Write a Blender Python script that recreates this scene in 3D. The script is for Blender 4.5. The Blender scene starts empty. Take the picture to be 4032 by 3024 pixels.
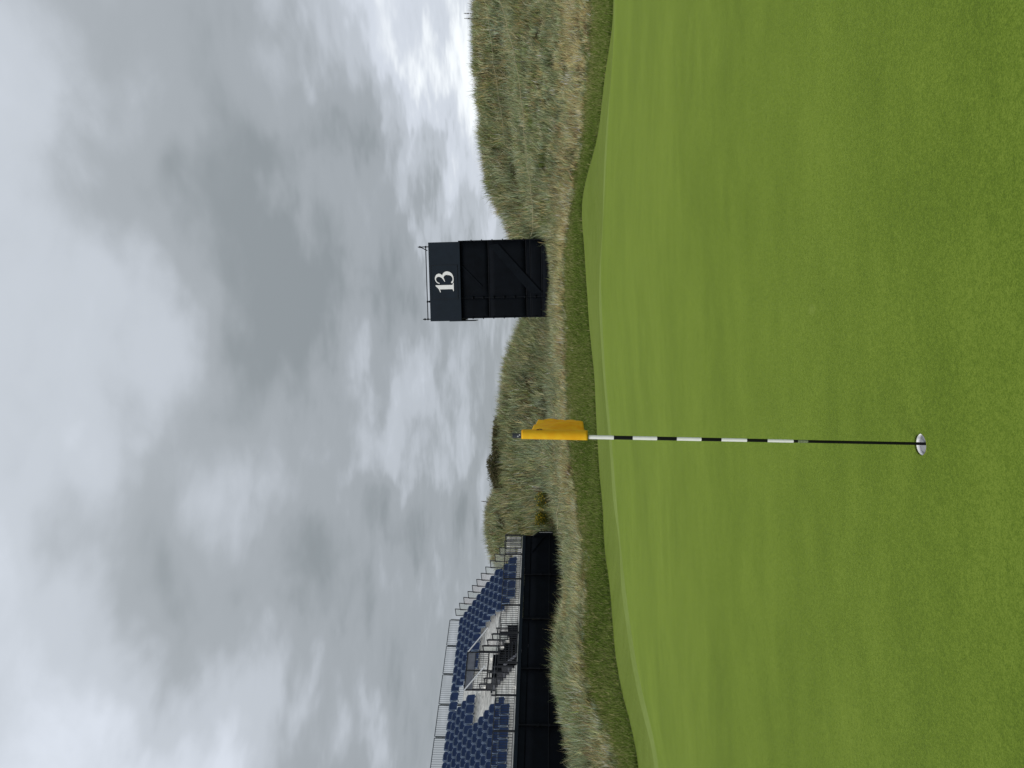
import bpy, math, random
import numpy as np
from mathutils import Vector, Matrix

random.seed(7)
rng = np.random.default_rng(11)
S = bpy.context.scene
COL = S.collection
R = math.radians

# ------------------------------------------------------------------ camera
EYE = 1.77
PITCH, ROLL, FPX = R(3.6), 0.015, 3030.0
_c, _s = math.cos(PITCH), math.sin(PITCH)
CF = np.array([0, _c, _s]); _U = np.array([0, -_s, _c]); _R = np.array([1.0, 0, 0])
CU = math.cos(ROLL) * _U + math.sin(ROLL) * _R
CR = math.cos(ROLL) * _R - math.sin(ROLL) * _U
cam = bpy.data.cameras.new("camera")
cam.sensor_fit = 'HORIZONTAL'; cam.sensor_width = 36.0; cam.lens = FPX / 4032 * 36
cam.clip_start = 0.05; cam.clip_end = 5000
co = bpy.data.objects.new("camera", cam); COL.objects.link(co)
m = Matrix.Identity(4)                      # the photograph lies on its side: sky to the left
for i in range(3):
    m[i][0] = -CU[i]; m[i][1] = CR[i]; m[i][2] = -CF[i]
m[2][3] = EYE
co.matrix_world = m
S.camera = co


def ray(u, v):
    """direction for a survey reading (u to the right, v down, upright photograph)"""
    return CF + (u - 1512) / FPX * CR - (v - 2016) / FPX * CU


def pt(u, v, d):
    D = ray(u, v)
    return np.array([0, 0, EYE]) + D * (d / D[1])


# ------------------------------------------------------------------ world: broken overcast
SUN_EL, SUN_AZ = R(48), R(215)
W = bpy.data.worlds.new("World"); S.world = W; W.use_nodes = True
nt = W.node_tree; nt.nodes.clear()
def N(t, **k):
    n = nt.nodes.new(t)
    for a, b in k.items(): setattr(n, a, b)
    return n
def L(a, b): nt.links.new(a, b)
out = N('ShaderNodeOutputWorld'); bg = N('ShaderNodeBackground'); bg.inputs[1].default_value = 0.1
L(bg.outputs[0], out.inputs[0])
sky = N('ShaderNodeTexSky'); sky.sky_type = 'NISHITA'; sky.sun_disc = False
sky.sun_elevation = SUN_EL; sky.sun_rotation = SUN_AZ
tc = N('ShaderNodeTexCoord')
sep = N('ShaderNodeSeparateXYZ'); L(tc.outputs['Generated'], sep.inputs[0])
def math_(op, a, b=None, c=None, clamp=False):
    n = N('ShaderNodeMath', operation=op, use_clamp=clamp)
    for i, x in enumerate((a, b, c)):
        if x is None: continue
        if isinstance(x, (int, float)): n.inputs[i].default_value = x
        else: L(x, n.inputs[i])
    return n.outputs[0]
def vmath(op, a, b=None):
    n = N('ShaderNodeVectorMath', operation=op)
    for i, x in enumerate((a, b)):
        if x is None: continue
        if isinstance(x, (tuple, list)): n.inputs[i].default_value = x
        else: L(x, n.inputs[i])
    return n
zc = math_('MAXIMUM', sep.outputs[2], 0.0)
den = math_('ADD', zc, 0.085)
comb = N('ShaderNodeCombineXYZ')
L(math_('DIVIDE', sep.outputs[0], den), comb.inputs[0]); L(math_('DIVIDE', sep.outputs[1], den), comb.inputs[1])
def noise(vec, scale, detail, rough=0.5, dist=0.0):
    n = N('ShaderNodeTexNoise'); n.inputs['Scale'].default_value = scale
    n.inputs['Detail'].default_value = detail; n.inputs['Roughness'].default_value = rough
    n.inputs['Distortion'].default_value = dist
    L(vec, n.inputs['Vector']); return n
# warp so that the cloud masses get ragged outlines
wn = noise(comb.outputs[0], 1.5, 4.0, 0.55)
wv = vmath('SUBTRACT', wn.outputs['Color'], (0.5, 0.5, 0.5))
ws = vmath('SCALE', wv.outputs[0]); ws.inputs['Scale'].default_value = 0.34
dirw = vmath('NORMALIZE', vmath('ADD', tc.outputs['Generated'], ws.outputs[0]).outputs[0]).outputs[0]
n1 = noise(comb.outputs[0], 1.0, 4.0, 0.45, 0.35)
n2 = noise(comb.outputs[0], 2.9, 6.0, 0.5, 0.4)
n3 = noise(comb.outputs[0], 10.0, 5.0, 0.55, 0.2)
acc = math_('ADD', math_('ADD', math_('MULTIPLY', n1.outputs[0], 0.50), math_('MULTIPLY', n2.outputs[0], 0.36)), math_('MULTIPLY', n3.outputs[0], 0.07))
def blob(u, v, r, w):
    global acc
    D = ray(u, v); D = D / np.linalg.norm(D)
    d = vmath('DOT_PRODUCT', dirw, tuple(float(q) for q in D)).outputs['Value']
    mr = N('ShaderNodeMapRange', interpolation_type='SMOOTHSTEP')
    L(d, mr.inputs[0]); mr.inputs[1].default_value = math.cos(r); mr.inputs[2].default_value = 1.0
    mr.inputs[3].default_value = 0; mr.inputs[4].default_value = w
    acc = math_('ADD', acc, mr.outputs[0])
BLOBS = [(2300, 1150, .26, -.13), (2000, 1180, .20, -.13), (1750, 1290, .16, -.10), (1500, 1250, .16, -.07), (2900, 800, .22, -.07), (2500, 700, .2, -.06),
         (1000, 620, .16, -.12), (800, 640, .17, -.14), (640, 830, .15, -.12), (450, 1480, .24, -.16), (750, 1500, .16, -.08), (1150, 1330, .18, -.08), (1500, 800, .14, -.06),
         (2750, 1600, .14, -.10), (2300, 1640, .14, -.06), (1150, 1840, .12, -.08), (1700, 1790, .12, -.08), (100, 1450, .2, -.10),
         (3024, 1830, .20, .34), (2550, 1850, .14, .24), (2150, 1930, .10, .12), (2150, 1420, .10, .11), (2230, 1370, .10, .06), (1010, 760, .11, .10), (860, 880, .10, .07),
         (1750, 520, .25, -.05), (500, 120, .36, .10), (2500, 150, .3, .07), (300, 1080, .14, .12), (1480, 1480, .14, .10), (1700, 650, .14, .04),
         (1300, 1580, .10, .08), (500, 1700, .12, .12), (2600, 560, .12, .06), (100, 900, .2, .12), (2700, 1180, .08, .07), (1850, 700, .12, .05)]
for b_ in BLOBS: blob(*b_)
ramp = N('ShaderNodeValToRGB'); L(acc, ramp.inputs[0])
cr = ramp.color_ramp; cr.interpolation = 'EASE'
cr.elements[0].position = 0.10; cr.elements[0].color = (1.9, 2.1, 2.22, 1)
cr.elements[1].position = 0.98; cr.elements[1].color = (7.4, 7.7, 7.9, 1)
for p, c in ((0.32, (2.55, 2.76, 2.95)), (0.52, (3.6, 3.87, 4.22)), (0.70, (4.7, 5.02, 5.55))):
    e = cr.elements.new(p); e.color = (*c, 1)
# overcast skies are brighter overhead than at the horizon (CIE overcast)
cie = math_('ADD', 0.88, math_('MULTIPLY', zc, 0.42))
cl = N('ShaderNodeMix', data_type='RGBA', blend_type='MIX')
sc_ = vmath('SCALE', ramp.outputs[0]); L(cie, sc_.inputs['Scale'])
cl.inputs[0].default_value = 0.97
L(sky.outputs[0], cl.inputs[6]); L(sc_.outputs[0], cl.inputs[7])
L(cl.outputs[2], bg.inputs[0])

sun = bpy.data.lights.new("sun", 'SUN'); sun.energy = 1.5; sun.angle = R(25); sun.color = (1.0, 0.96, 0.9)
so = bpy.data.objects.new("sun", sun); COL.objects.link(so)
sd = Vector((math.sin(SUN_AZ) * math.cos(SUN_EL), math.cos(SUN_AZ) * math.cos(SUN_EL), math.sin(SUN_EL)))
so.rotation_euler = sd.to_track_quat('Z', 'Y').to_euler(); so.location = (0, 0, 30)

S.view_settings.view_transform = 'Standard'; S.view_settings.look = 'None'
S.view_settings.exposure = 0.55; S.view_settings.gamma = 1.0
S.render.resolution_x = 1024; S.render.resolution_y = 768
S.cycles.max_bounces = 6; S.cycles.diffuse_bounces = 3; S.cycles.transparent_max_bounces = 8


# ------------------------------------------------------------------ materials
def mat(name, color, rough=0.6, spec=0.4, var=0.0, vscale=8.0, bump=0.0, bscale=60.0, metal=0.0, var_col=None, sheen=0.0, detail=4.0, stretch=None):
    M = bpy.data.materials.new(name); M.use_nodes = True
    t = M.node_tree; b = t.nodes['Principled BSDF']
    b.inputs['Base Color'].default_value = (*color, 1); b.inputs['Roughness'].default_value = rough
    b.inputs['Specular IOR Level'].default_value = spec; b.inputs['Metallic'].default_value = metal
    if sheen:
        b.inputs['Sheen Weight'].default_value = sheen; b.inputs['Sheen Roughness'].default_value = 0.5
    if var or bump:
        tcn = t.nodes.new('ShaderNodeTexCoord'); src = tcn.outputs['Object']
        if stretch:
            mp = t.nodes.new('ShaderNodeMapping'); mp.inputs['Scale'].default_value = stretch
            t.links.new(src, mp.inputs[0]); src = mp.outputs[0]
    if var:
        n = t.nodes.new('ShaderNodeTexNoise'); n.inputs['Scale'].default_value = vscale; n.inputs['Detail'].default_value = detail
        t.links.new(src, n.inputs['Vector'])
        r = t.nodes.new('ShaderNodeValToRGB'); t.links.new(n.outputs[0], r.inputs[0])
        lo = var_col or tuple(c * (1 - var) for c in color); hi = tuple(min(1, c * (1 + var)) for c in color)
        r.color_ramp.elements[0].position = .3; r.color_ramp.elements[1].position = .7
        r.color_ramp.elements[0].color = (*lo, 1); r.color_ramp.elements[1].color = (*hi, 1)
        t.links.new(r.outputs[0], b.inputs['Base Color'])
    if bump:
        n = t.nodes.new('ShaderNodeTexNoise'); n.inputs['Scale'].default_value = bscale; n.inputs['Detail'].default_value = 5
        t.links.new(src, n.inputs['Vector'])
        bp = t.nodes.new('ShaderNodeBump'); bp.inputs['Strength'].default_value = bump; bp.inputs['Distance'].default_value = 0.02
        t.links.new(n.outputs[0], bp.inputs['Height']); t.links.new(bp.outputs[0], b.inputs['Normal'])
    return M


def turf(name, cols, sheen, fine=90.0, bump=0.5, bdist=0.006, patch=0.45, contrast=1.0, marks=False, streak=(1, 1, 1)):
    """mown turf: three greens mixed at patch, mottle and leaf scale"""
    M = bpy.data.materials.new(name); M.use_nodes = True
    t = M.node_tree; b = t.nodes['Principled BSDF']
    b.inputs['Roughness'].default_value = 0.75; b.inputs['Specular IOR Level'].default_value = 0.15
    b.inputs['Sheen Weight'].default_value = sheen; b.inputs['Sheen Roughness'].default_value = 0.45
    b.inputs['Sheen Tint'].default_value = (.85, 1.0, .12, 1)
    tcn = t.nodes.new('ShaderNodeTexCoord')
    mp = t.nodes.new('ShaderNodeMapping'); mp.inputs['Scale'].default_value = streak
    t.links.new(tcn.outputs['Object'], mp.inputs[0])
    def nz(s, d, src=None, r=.55):
        n = t.nodes.new('ShaderNodeTexNoise'); n.inputs['Scale'].default_value = s; n.inputs['Detail'].default_value = d
        n.inputs['Roughness'].default_value = r
        t.links.new(src or mp.outputs[0], n.inputs['Vector']); return n.outputs[0]
    def ma(op, a, c):
        n = t.nodes.new('ShaderNodeMath'); n.operation = op
        for i, x in enumerate((a, c)):
            if isinstance(x, (int, float)): n.inputs[i].default_value = x
            else: t.links.new(x, n.inputs[i])
        return n.outputs[0]
    a = nz(patch, 4.0); c = nz(patch * 7, 4.0); d = nz(fine, 3.0, tcn.outputs['Object'], .65); e = nz(fine * .32, 3.0, tcn.outputs['Object'])
    v = ma('ADD', ma('ADD', ma('MULTIPLY', a, .24), ma('MULTIPLY', c, .15)), ma('ADD', ma('MULTIPLY', d, .52), ma('MULTIPLY', e, .23)))
    r = t.nodes.new('ShaderNodeValToRGB'); t.links.new(v, r.inputs[0])
    k = 0.13 / contrast
    for i, (p, cc) in enumerate(zip((.55 - k, .55, .55 + k), cols)):
        el = r.color_ramp.elements[i] if i < 2 else r.color_ramp.elements.new(p)
        el.position = p; el.color = (*cc, 1)
    col = r.outputs[0]
    if marks:   # old ball marks: small pale scars
        vo = t.nodes.new('ShaderNodeTexVoronoi'); vo.inputs['Scale'].default_value = 0.8
        mp2 = t.nodes.new('ShaderNodeMapping'); mp2.inputs['Scale'].default_value = (1.0, 0.55, 1)
        t.links.new(tcn.outputs['Object'], mp2.inputs[0]); t.links.new(mp2.outputs[0], vo.inputs['Vector'])
        th = t.nodes.new('ShaderNodeMapRange'); t.links.new(vo.outputs['Distance'], th.inputs[0])
        th.inputs[1].default_value = .055; th.inputs[2].default_value = .02; th.inputs[3].default_value = 0; th.inputs[4].default_value = .6
        mx = t.nodes.new('ShaderNodeMix'); mx.data_type = 'RGBA'
        t.links.new(th.outputs[0], mx.inputs[0]); t.links.new(col, mx.inputs[6]); mx.inputs[7].default_value = (.21, .27, .06, 1)
        col = mx.outputs[2]
    t.links.new(col, b.inputs['Base Color'])
    bp = t.nodes.new('ShaderNodeBump'); bp.inputs['Strength'].default_value = bump; bp.inputs['Distance'].default_value = bdist
    t.links.new(d, bp.inputs['Height']); t.links.new(bp.outputs[0], b.inputs['Normal'])
    return M


def leaf_mat(name, trans=0.35):
    M = bpy.data.materials.new(name); M.use_nodes = True
    t = M.node_tree; t.nodes.clear()
    o = t.nodes.new('ShaderNodeOutputMaterial'); at = t.nodes.new('ShaderNodeAttribute'); at.attribute_name = 'col'
    di = t.nodes.new('ShaderNodeBsdfDiffuse'); tr = t.nodes.new('ShaderNodeBsdfTranslucent'); mx = t.nodes.new('ShaderNodeMixShader')
    mx.inputs[0].default_value = trans
    t.links.new(at.outputs['Color'], di.inputs[0]); t.links.new(at.outputs['Color'], tr.inputs[0])
    t.links.new(di.outputs[0], mx.inputs[1]); t.links.new(tr.outputs[0], mx.inputs[2]); t.links.new(mx.outputs[0], o.inputs[0])
    return M


M_GREEN = turf('mown_turf', ((.043, .082, .005), (.074, .127, .008), (.124, .184, .020)), .30, fine=130, bump=.7, contrast=1.2, marks=True, streak=(.55, 1.25, 1))
M_FRINGE = turf('fringe_turf', ((.052, .082, .007), (.078, .118, .012), (.115, .158, .026)), .2, fine=60, bump=.5, bdist=.012, contrast=1.2, streak=(.5, 1.4, 1))
M_COLLAR = turf('collar_turf', ((.085, .13, .022), (.112, .16, .034), (.152, .2, .058)), .26, fine=60, bump=.4, contrast=1.0)
M_ROUGH = turf('rough_soil', ((.05, .07, .014), (.07, .092, .022), (.10, .115, .034)), 0, fine=20, bump=.6, bdist=.03)
M_DUNE = mat('dune_thatch', (.045, .042, .022), .95, .1, .5, 3.0, .6, 25)
M_GRASS = leaf_mat('dry_grass')
M_LEAF = leaf_mat('shrub_leaf', .25)
M_WHITE = mat('white_paint', (.82, .82, .82), .4, .5, .04, 20)
M_CUP = mat('white_plastic', (.80, .80, .82), .5, .4, .05, 30)
M_BLACK = mat('black_paint', (.005, .005, .006), .4, .2, .2, 15)
M_CAP = mat('dark_ferrule', (.02, .024, .035), .4, .5, .2, 30)
M_DOT = mat('pale_badge', (.45, .45, .47), .5, .4, .05, 60)
M_STICKER = mat('pole_sticker', (.16, .19, .11), .6, .3, .5, 180)
M_NAVY = mat('navy_board', (.0075, .0135, .0225), .6, .18, .12, 3.0, .08, 40)
M_SHEET = mat('dark_sheeting', (.0028, .0042, .0068), .75, .08, .25, 2.0, .25, 9)
M_SHEET2 = mat('dark_sheeting_strip', (.0042, .0062, .0095), .75, .08, .25, 2.0, .25, 9)
M_STEEL = mat('painted_scaffold', (.0045, .006, .009), .6, .15, .2, 12)
M_RAIL = mat('grey_steel', (.075, .085, .1), .4, .5, .2, 20, metal=.4)
M_RAILD = mat('dark_steel', (.02, .022, .028), .5, .4, .2, 20)
M_BRIGHT = mat('galvanised_rail', (.52, .54, .56), .35, .5, .1, 30, metal=.3)
M_BOARD = mat('weathered_board', (.80, .79, .75), .75, .25, .30, 3.0, .2, 30, stretch=(.5, 14, 6), var_col=(.52, .51, .48))
M_RISER = mat('pale_riser', (.72, .71, .68), .75, .25, .25, 4.0, .2, 30, stretch=(1, 8, 4))
M_SEAT = mat('blue_plastic', (.014, .032, .095), .5, .2, .15, 1.2)
M_RIM = mat('edge_glint_blue', (.15, .205, .30), .45, .3, .12, 3)  # lighter blue paints the glint along the rounded seat edges
M_GREYP = mat('grey_panel', (.2, .21, .25), .6, .3, .15, 5)
M_GREYD = mat('dark_grey_panel', (.075, .08, .095), .6, .3, .2, 8)
M_TAG = mat('row_tag', (.5, .52, .5), .5, .4, .1, 20)
M_ROPE = mat('straw_rope', (.36, .33, .2), .9, .1, .2, 30)
M_STAKE = mat('stake_metal', (.1, .1, .085), .7, .3, .2, 30)
M_STEM = mat('woody_stem', (.08, .06, .04), .9, .1, .3, 20)


def flag_mat():
    M = bpy.data.materials.new('flag_cloth'); M.use_nodes = True
    t = M.node_tree; t.nodes.clear()
    o = t.nodes.new('ShaderNodeOutputMaterial'); tcn = t.nodes.new('ShaderNodeTexCoord')
    n = t.nodes.new('ShaderNodeTexNoise'); n.inputs['Scale'].default_value = 22; n.inputs['Detail'].default_value = 5
    t.links.new(tcn.outputs['Object'], n.inputs['Vector'])
    r = t.nodes.new('ShaderNodeValToRGB'); t.links.new(n.outputs[0], r.inputs[0])
    r.color_ramp.elements[0].color = (.93, .50, .015, 1); r.color_ramp.elements[1].color = (.98, .64, .03, 1)
    r.color_ramp.elements[0].position = .35; r.color_ramp.elements[1].position = .62
    p = t.nodes.new('ShaderNodeBsdfPrincipled'); p.inputs['Roughness'].default_value = .7; p.inputs['Specular IOR Level'].default_value = .2
    tr = t.nodes.new('ShaderNodeBsdfTranslucent'); mx = t.nodes.new('ShaderNodeMixShader'); mx.inputs[0].default_value = .3
    tr.inputs[0].default_value = (.9, .42, .01, 1)
    w = t.nodes.new('ShaderNodeTexWave'); w.inputs['Scale'].default_value = 350; t.links.new(tcn.outputs['Object'], w.inputs['Vector'])
    bp = t.nodes.new('ShaderNodeBump'); bp.inputs['Strength'].default_value = .15; bp.inputs['Distance'].default_value = .001
    t.links.new(w.outputs[0], bp.inputs['Height']); t.links.new(bp.outputs[0], p.inputs['Normal'])
    t.links.new(r.outputs[0], p.inputs['Base Color'])
    t.links.new(p.outputs[0], mx.inputs[1]); t.links.new(tr.outputs[0], mx.inputs[2]); t.links.new(mx.outputs[0], o.inputs[0])
    return M
M_FLAG = flag_mat()


def glass_mat(name, tint, a):
    M = bpy.data.materials.new(name); M.use_nodes = True
    t = M.node_tree; t.nodes.clear()
    o = t.nodes.new('ShaderNodeOutputMaterial'); tr = t.nodes.new('ShaderNodeBsdfTransparent'); tr.inputs[0].default_value = (.92, .93, .92, 1)
    d = t.nodes.new('ShaderNodeBsdfPrincipled'); d.inputs['Base Color'].default_value = (*tint, 1); d.inputs['Roughness'].default_value = .25
    n = t.nodes.new('ShaderNodeTexNoise'); n.inputs['Scale'].default_value = 6; tcn = t.nodes.new('ShaderNodeTexCoord')
    t.links.new(tcn.outputs['Object'], n.inputs['Vector'])
    mr = t.nodes.new('ShaderNodeMapRange'); t.links.new(n.outputs[0], mr.inputs[0]); mr.inputs[3].default_value = a * .7; mr.inputs[4].default_value = a * 1.3
    mx = t.nodes.new('ShaderNodeMixShader'); t.links.new(mr.outputs[0], mx.inputs[0])
    t.links.new(tr.outputs[0], mx.inputs[1]); t.links.new(d.outputs[0], mx.inputs[2]); t.links.new(mx.outputs[0], o.inputs[0])
    return M
M_GLASS = glass_mat('clear_sheet', (.55, .57, .56), .14)
M_PINK = glass_mat('pinkish_sheet', (.62, .55, .58), .16)


# ------------------------------------------------------------------ mesh helpers
class MB:
    def __init__(s): s.v = []; s.f = []
    def quadbox(s, c8):
        n = len(s.v); s.v += [tuple(p) for p in c8]
        s.f += [tuple(n + i for i in q) for q in ((0, 3, 2, 1), (4, 5, 6, 7), (0, 1, 5, 4), (1, 2, 6, 5), (2, 3, 7, 6), (3, 0, 4, 7))]
        return s
    def box(s, x0, x1, y0, y1, z0, z1):
        return s.quadbox([(x0, y0, z0), (x1, y0, z0), (x1, y1, z0), (x0, y1, z0), (x0, y0, z1), (x1, y0, z1), (x1, y1, z1), (x0, y1, z1)])
    def bar(s, a, b, w, h=None, up=(0, 0, 1)):
        a = Vector(a); b = Vector(b); h = h or w; d = (b - a).normalized()
        up = Vector(up)
        if abs(d.dot(up)) > .98: up = Vector((1, 0, 0))
        x = d.cross(up).normalized() * (w / 2); y = x.cross(d).normalized() * (h / 2)
        return s.quadbox([a - x - y, a + x - y, a + x + y, a - x + y, b - x - y, b + x - y, b + x + y, b - x + y])
    def tube(s, a, b, r0, r1=None, n=10, cap=True):
        a = Vector(a); b = Vector(b); r1 = r0 if r1 is None else r1; d = (b - a).normalized()
        x = d.orthogonal().normalized(); y = d.cross(x); k = len(s.v)
        for p, r in ((a, r0), (b, r1)):
            for i in range(n):
                t = 2 * math.pi * i / n; s.v.append(tuple(p + x * (r * math.cos(t)) + y * (r * math.sin(t))))
        for i in range(n):
            j = (i + 1) % n; s.f.append((k + i, k + j, k + n + j, k + n + i))
        if cap:                                  # caps own their vertices so that the shaft shades cleanly
            q = len(s.v); s.v += s.v[k:k + 2 * n]
            s.f.append(tuple(q + i for i in reversed(range(n)))); s.f.append(tuple(q + n + i for i in range(n)))
        return s
    def path(s, pts, r, n=6):
        pts = [Vector(p) for p in pts]; k = len(s.v)
        for i, p in enumerate(pts):
            d = (pts[min(i + 1, len(pts) - 1)] - pts[max(i - 1, 0)]).normalized()
            x = d.cross(Vector((0, 0, 1)))
            x = (x if x.length > .05 else Vector((1, 0, 0))).normalized(); y = x.cross(d)
            for j in range(n):
                t = 2 * math.pi * j / n; s.v.append(tuple(p + x * (r * math.cos(t)) + y * (r * math.sin(t))))
        for i in range(len(pts) - 1):
            for j in range(n):
                q = (j + 1) % n; s.f.append((k + i * n + j, k + i * n + q, k + (i + 1) * n + q, k + (i + 1) * n + j))
        return s
    def mesh(s, name, material, smooth=False):
        me = bpy.data.meshes.new(name); me.from_pydata(s.v, [], s.f); me.materials.append(material); me.update()
        if smooth: me.polygons.foreach_set('use_smooth', [True] * len(me.polygons))
        return me
    def build(s, name, material, parent=None, smooth=False):
        return link(name, s.mesh(name, material, smooth), parent)


def link(name, me, parent=None):
    o = bpy.data.objects.new(name, me); COL.objects.link(o)
    if parent: o.parent = parent
    return o
def tag(o, label, cat, group=None):
    o['label'] = label; o['category'] = cat
    if group: o['group'] = group
    return o
def thing(name, label, cat, loc=(0, 0, 0), rz=0.0, group=None):
    o = bpy.data.objects.new(name, None); COL.objects.link(o); o.empty_display_size = .2
    o.location = tuple(float(q) for q in loc); o.rotation_euler = (0, 0, rz)
    return tag(o, label, cat, group)


# ------------------------------------------------------------------ terrain
XH, YH = -0.329, 3.92           # the hole
APEX = 30.0


def vnoise(x, y, seed):
    g = np.random.default_rng(seed).random((256, 256))
    xi = np.floor(x).astype(int); yi = np.floor(y).astype(int); fx = x - xi; fy = y - yi
    fx = fx * fx * (3 - 2 * fx); fy = fy * fy * (3 - 2 * fy)
    a = g[xi % 256, yi % 256]; b = g[(xi + 1) % 256, yi % 256]; c = g[xi % 256, (yi + 1) % 256]; d = g[(xi + 1) % 256, (yi + 1) % 256]
    return (a * (1 - fx) + b * fx) * (1 - fy) + (c * (1 - fx) + d * fx) * fy - .5


def curve_uvd(lst):
    """(u, d, v) stations -> w, d, z"""
    P = [pt(u, v, d) for u, d, v in lst]
    return P
def curve_udz(lst):
    out = []
    for u, d, z in lst:
        p = pt(u, 2016, d); out.append(np.array([p[0], d, z]))
    return out

cE = curve_uvd([(0, 15, 2596), (384, 17.5, 2510), (800, 20, 2452), (1274, 22, 2410), (1600, 22.5, 2380), (1930, 22.5, 2366), (2174, 22, 2376), (2600, 21, 2398), (3024, 20, 2422)])
cC = curve_uvd([(0, 15.45, 2582), (384, 17.9, 2497), (800, 20.5, 2440), (1274, 22.6, 2399), (1600, 23.0, 2371), (1930, 22.9, 2361), (2174, 22.35, 2372.5), (2600, 21.3, 2395), (3024, 20.25, 2419.5)])
cD = curve_uvd([(0, 16.9, 2522), (384, 19.3, 2432), (800, 22, 2392), (1274, 25, 2357), (1600, 26.5, 2331), (1830, 27, 2315), (1960, 27, 2303), (2074, 26.7, 2295.5), (2174, 26.2, 2291), (2254, 25.7, 2297), (2374, 24.8, 2326), (2544, 23.5, 2360), (2744, 22.2, 2387), (3024, 20.8, 2414)])
cS = curve_uvd([(0, 19.5, 2455), (200, 20.3, 2372), (384, 21.5, 2318), (800, 25, 2313), (1274, 30, 2252), (1600, 31, 2240), (1930, 31, 2232), (2174, 29.5, 2255), (2600, 27, 2314), (3024, 25, 2335)])
cT = curve_uvd([(0, 24.5, 2305), (200, 25, 2240), (384, 26, 2194), (560, 28, 2240), (720, 30, 2256), (840, 31.5, 2254), (1000, 33, 2240), (1274, 34.5, 2212), (1600, 35, 2200), (1800, 35.6, 2206), (1930, 35.8, 2208), (2060, 35.6, 2198), (2190, 35, 2128), (2600, 36, 2080), (3024, 36, 2025)])
cV = curve_udz([(0, 30, .9), (384, 31, 1.2), (800, 41, .9), (940, 43, 1.5), (1060, 40, 1.8), (1274, 37.5, 2.1), (1600, 38.5, 2.15), (1800, 40, 1.9), (1930, 40.5, 1.9), (2040, 40, 2.2), (2174, 39.5, 2.85), (2600, 40, 3.5), (3024, 40, 4.1)])
cK = curve_uvd([(0, 48, 2200), (384, 50, 2180), (600, 56, 2080), (740, 60, 2010), (836, 60, 1962), (873, 60, 1947), (964, 59, 1938), (1055, 56, 1950), (1110, 52, 1976), (1201, 50, 1974), (1292, 50, 1976),
                (1383, 49, 1990), (1474, 48, 1996), (1566, 48, 2010), (1638, 48, 2037), (1711, 48, 2075), (1775, 49, 2103), (1900, 50, 2095), (2000, 50, 2060), (2112, 50, 2024), (2204, 49, 1988), (2295, 48.5, 1959), (2386, 48, 1932), (2477, 48, 1918),
                (2605, 48, 1905), (2751, 47.5, 1890), (2900, 47, 1896), (3024, 47, 1900)])


def ext(P):
    """continue a boundary beyond the frame on both sides"""
    P = list(P); a, b = P[0], P[-1]
    l = [np.array([a[0] - k * a[1] * 1.0, a[1], a[2] - .05 * k]) for k in (1.6, .5)]
    r = [np.array([b[0] + k * b[1] * 1.0, b[1], b[2] - .02 * k]) for k in (.5, 1.6)]
    return np.array(l + P + r)


def pchip(xk, yk, x):
    xk = np.asarray(xk); yk = np.asarray(yk); h = np.diff(xk); dl = np.diff(yk) / h
    mm = np.zeros_like(yk)
    for i in range(1, len(xk) - 1):
        if dl[i - 1] * dl[i] > 0:
            w1 = 2 * h[i] + h[i - 1]; w2 = h[i] + 2 * h[i - 1]; mm[i] = (w1 + w2) / (w1 / dl[i - 1] + w2 / dl[i])
    mm[0] = dl[0]; mm[-1] = dl[-1]
    i = np.clip(np.searchsorted(xk, x) - 1, 0, len(xk) - 2); t = np.clip((x - xk[i]) / h[i], 0, 1)
    return ((2 * t**3 - 3 * t**2 + 1) * yk[i] + (t**3 - 2 * t**2 + t) * h[i] * mm[i] + (-2 * t**3 + 3 * t**2) * yk[i + 1] + (t**3 - t**2) * h[i] * mm[i + 1])


NW = 441
ww = np.linspace(-1, 1, NW); ww = np.sign(ww) * (0.72 * np.abs(ww) + 0.28 * np.abs(ww) ** 3) * .56
KD, KZ, ROWN, NAMES = [], [], [], []
def add_curve(d, z, n, nm):
    KD.append(d); KZ.append(z); ROWN.append(n); NAMES.append(nm)
def plane_z(Y):
    X = ww * (Y + APEX); return .06 * np.clip(Y - YH, -3.5, 99) + .025 * np.clip(X - XH, -4, 4) + 0 * ww
def soft(a, n):
    k = np.hanning(2 * n + 3)[1:-1]; k /= k.sum()
    return np.convolve(np.concatenate([np.full(n, a[0]), a, np.full(n, a[-1])]), k, 'valid')
def add_pts(P, n, nm):
    P = ext(P); w = P[:, 0] / (P[:, 1] + APEX); r = 2 if nm == 'K' else 7
    add_curve(soft(pchip(w, P[:, 1], ww), r), soft(pchip(w, P[:, 2], ww), r), n, nm)
for Y, n, nm in ((-26, 5, 'a'), (0, 8, 'b'), (3.0, 22, 'c'), (4.9, 20, 'd')):
    add_curve(np.full(NW, float(Y)), plane_z(Y), n, nm)
Pe = ext(cE); we = Pe[:, 0] / (Pe[:, 1] + APEX); dE = pchip(we, Pe[:, 1], ww); zE = pchip(we, Pe[:, 2], ww)
add_curve(.46 * dE + .4, .62 * zE + .09, 24, 'm')
add_pts(cE, 3, 'E'); add_pts(cC, 10, 'C'); add_pts(cD, 14, 'D'); add_pts(cS, 22, 'S'); add_pts(cT, 10, 'T'); add_pts(cV, 26, 'V'); add_pts(cK, 8, 'K')
dK, zK = KD[-1], KZ[-1]
add_curve(dK + 9, np.maximum(zK - 1.6, 1.0), 6, 'B'); add_curve(np.full(NW, 160.0), np.full(NW, 1.2), 5, 'F'); add_curve(np.full(NW, 2500.0), np.full(NW, 0.5), 0, 'G')
KD = np.array(KD); KZ = np.array(KZ); NC = len(KD)
rows_d, rows_k = [], []
for k in range(NC):
    n = ROWN[k]
    for j in range(max(n, 1)):
        if k == NC - 1 and j: break
        t = j / max(n, 1)
        rows_d.append(KD[k] if t == 0 else KD[k] * (1 - t) + KD[k + 1] * t); rows_k.append(k + t)
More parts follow.
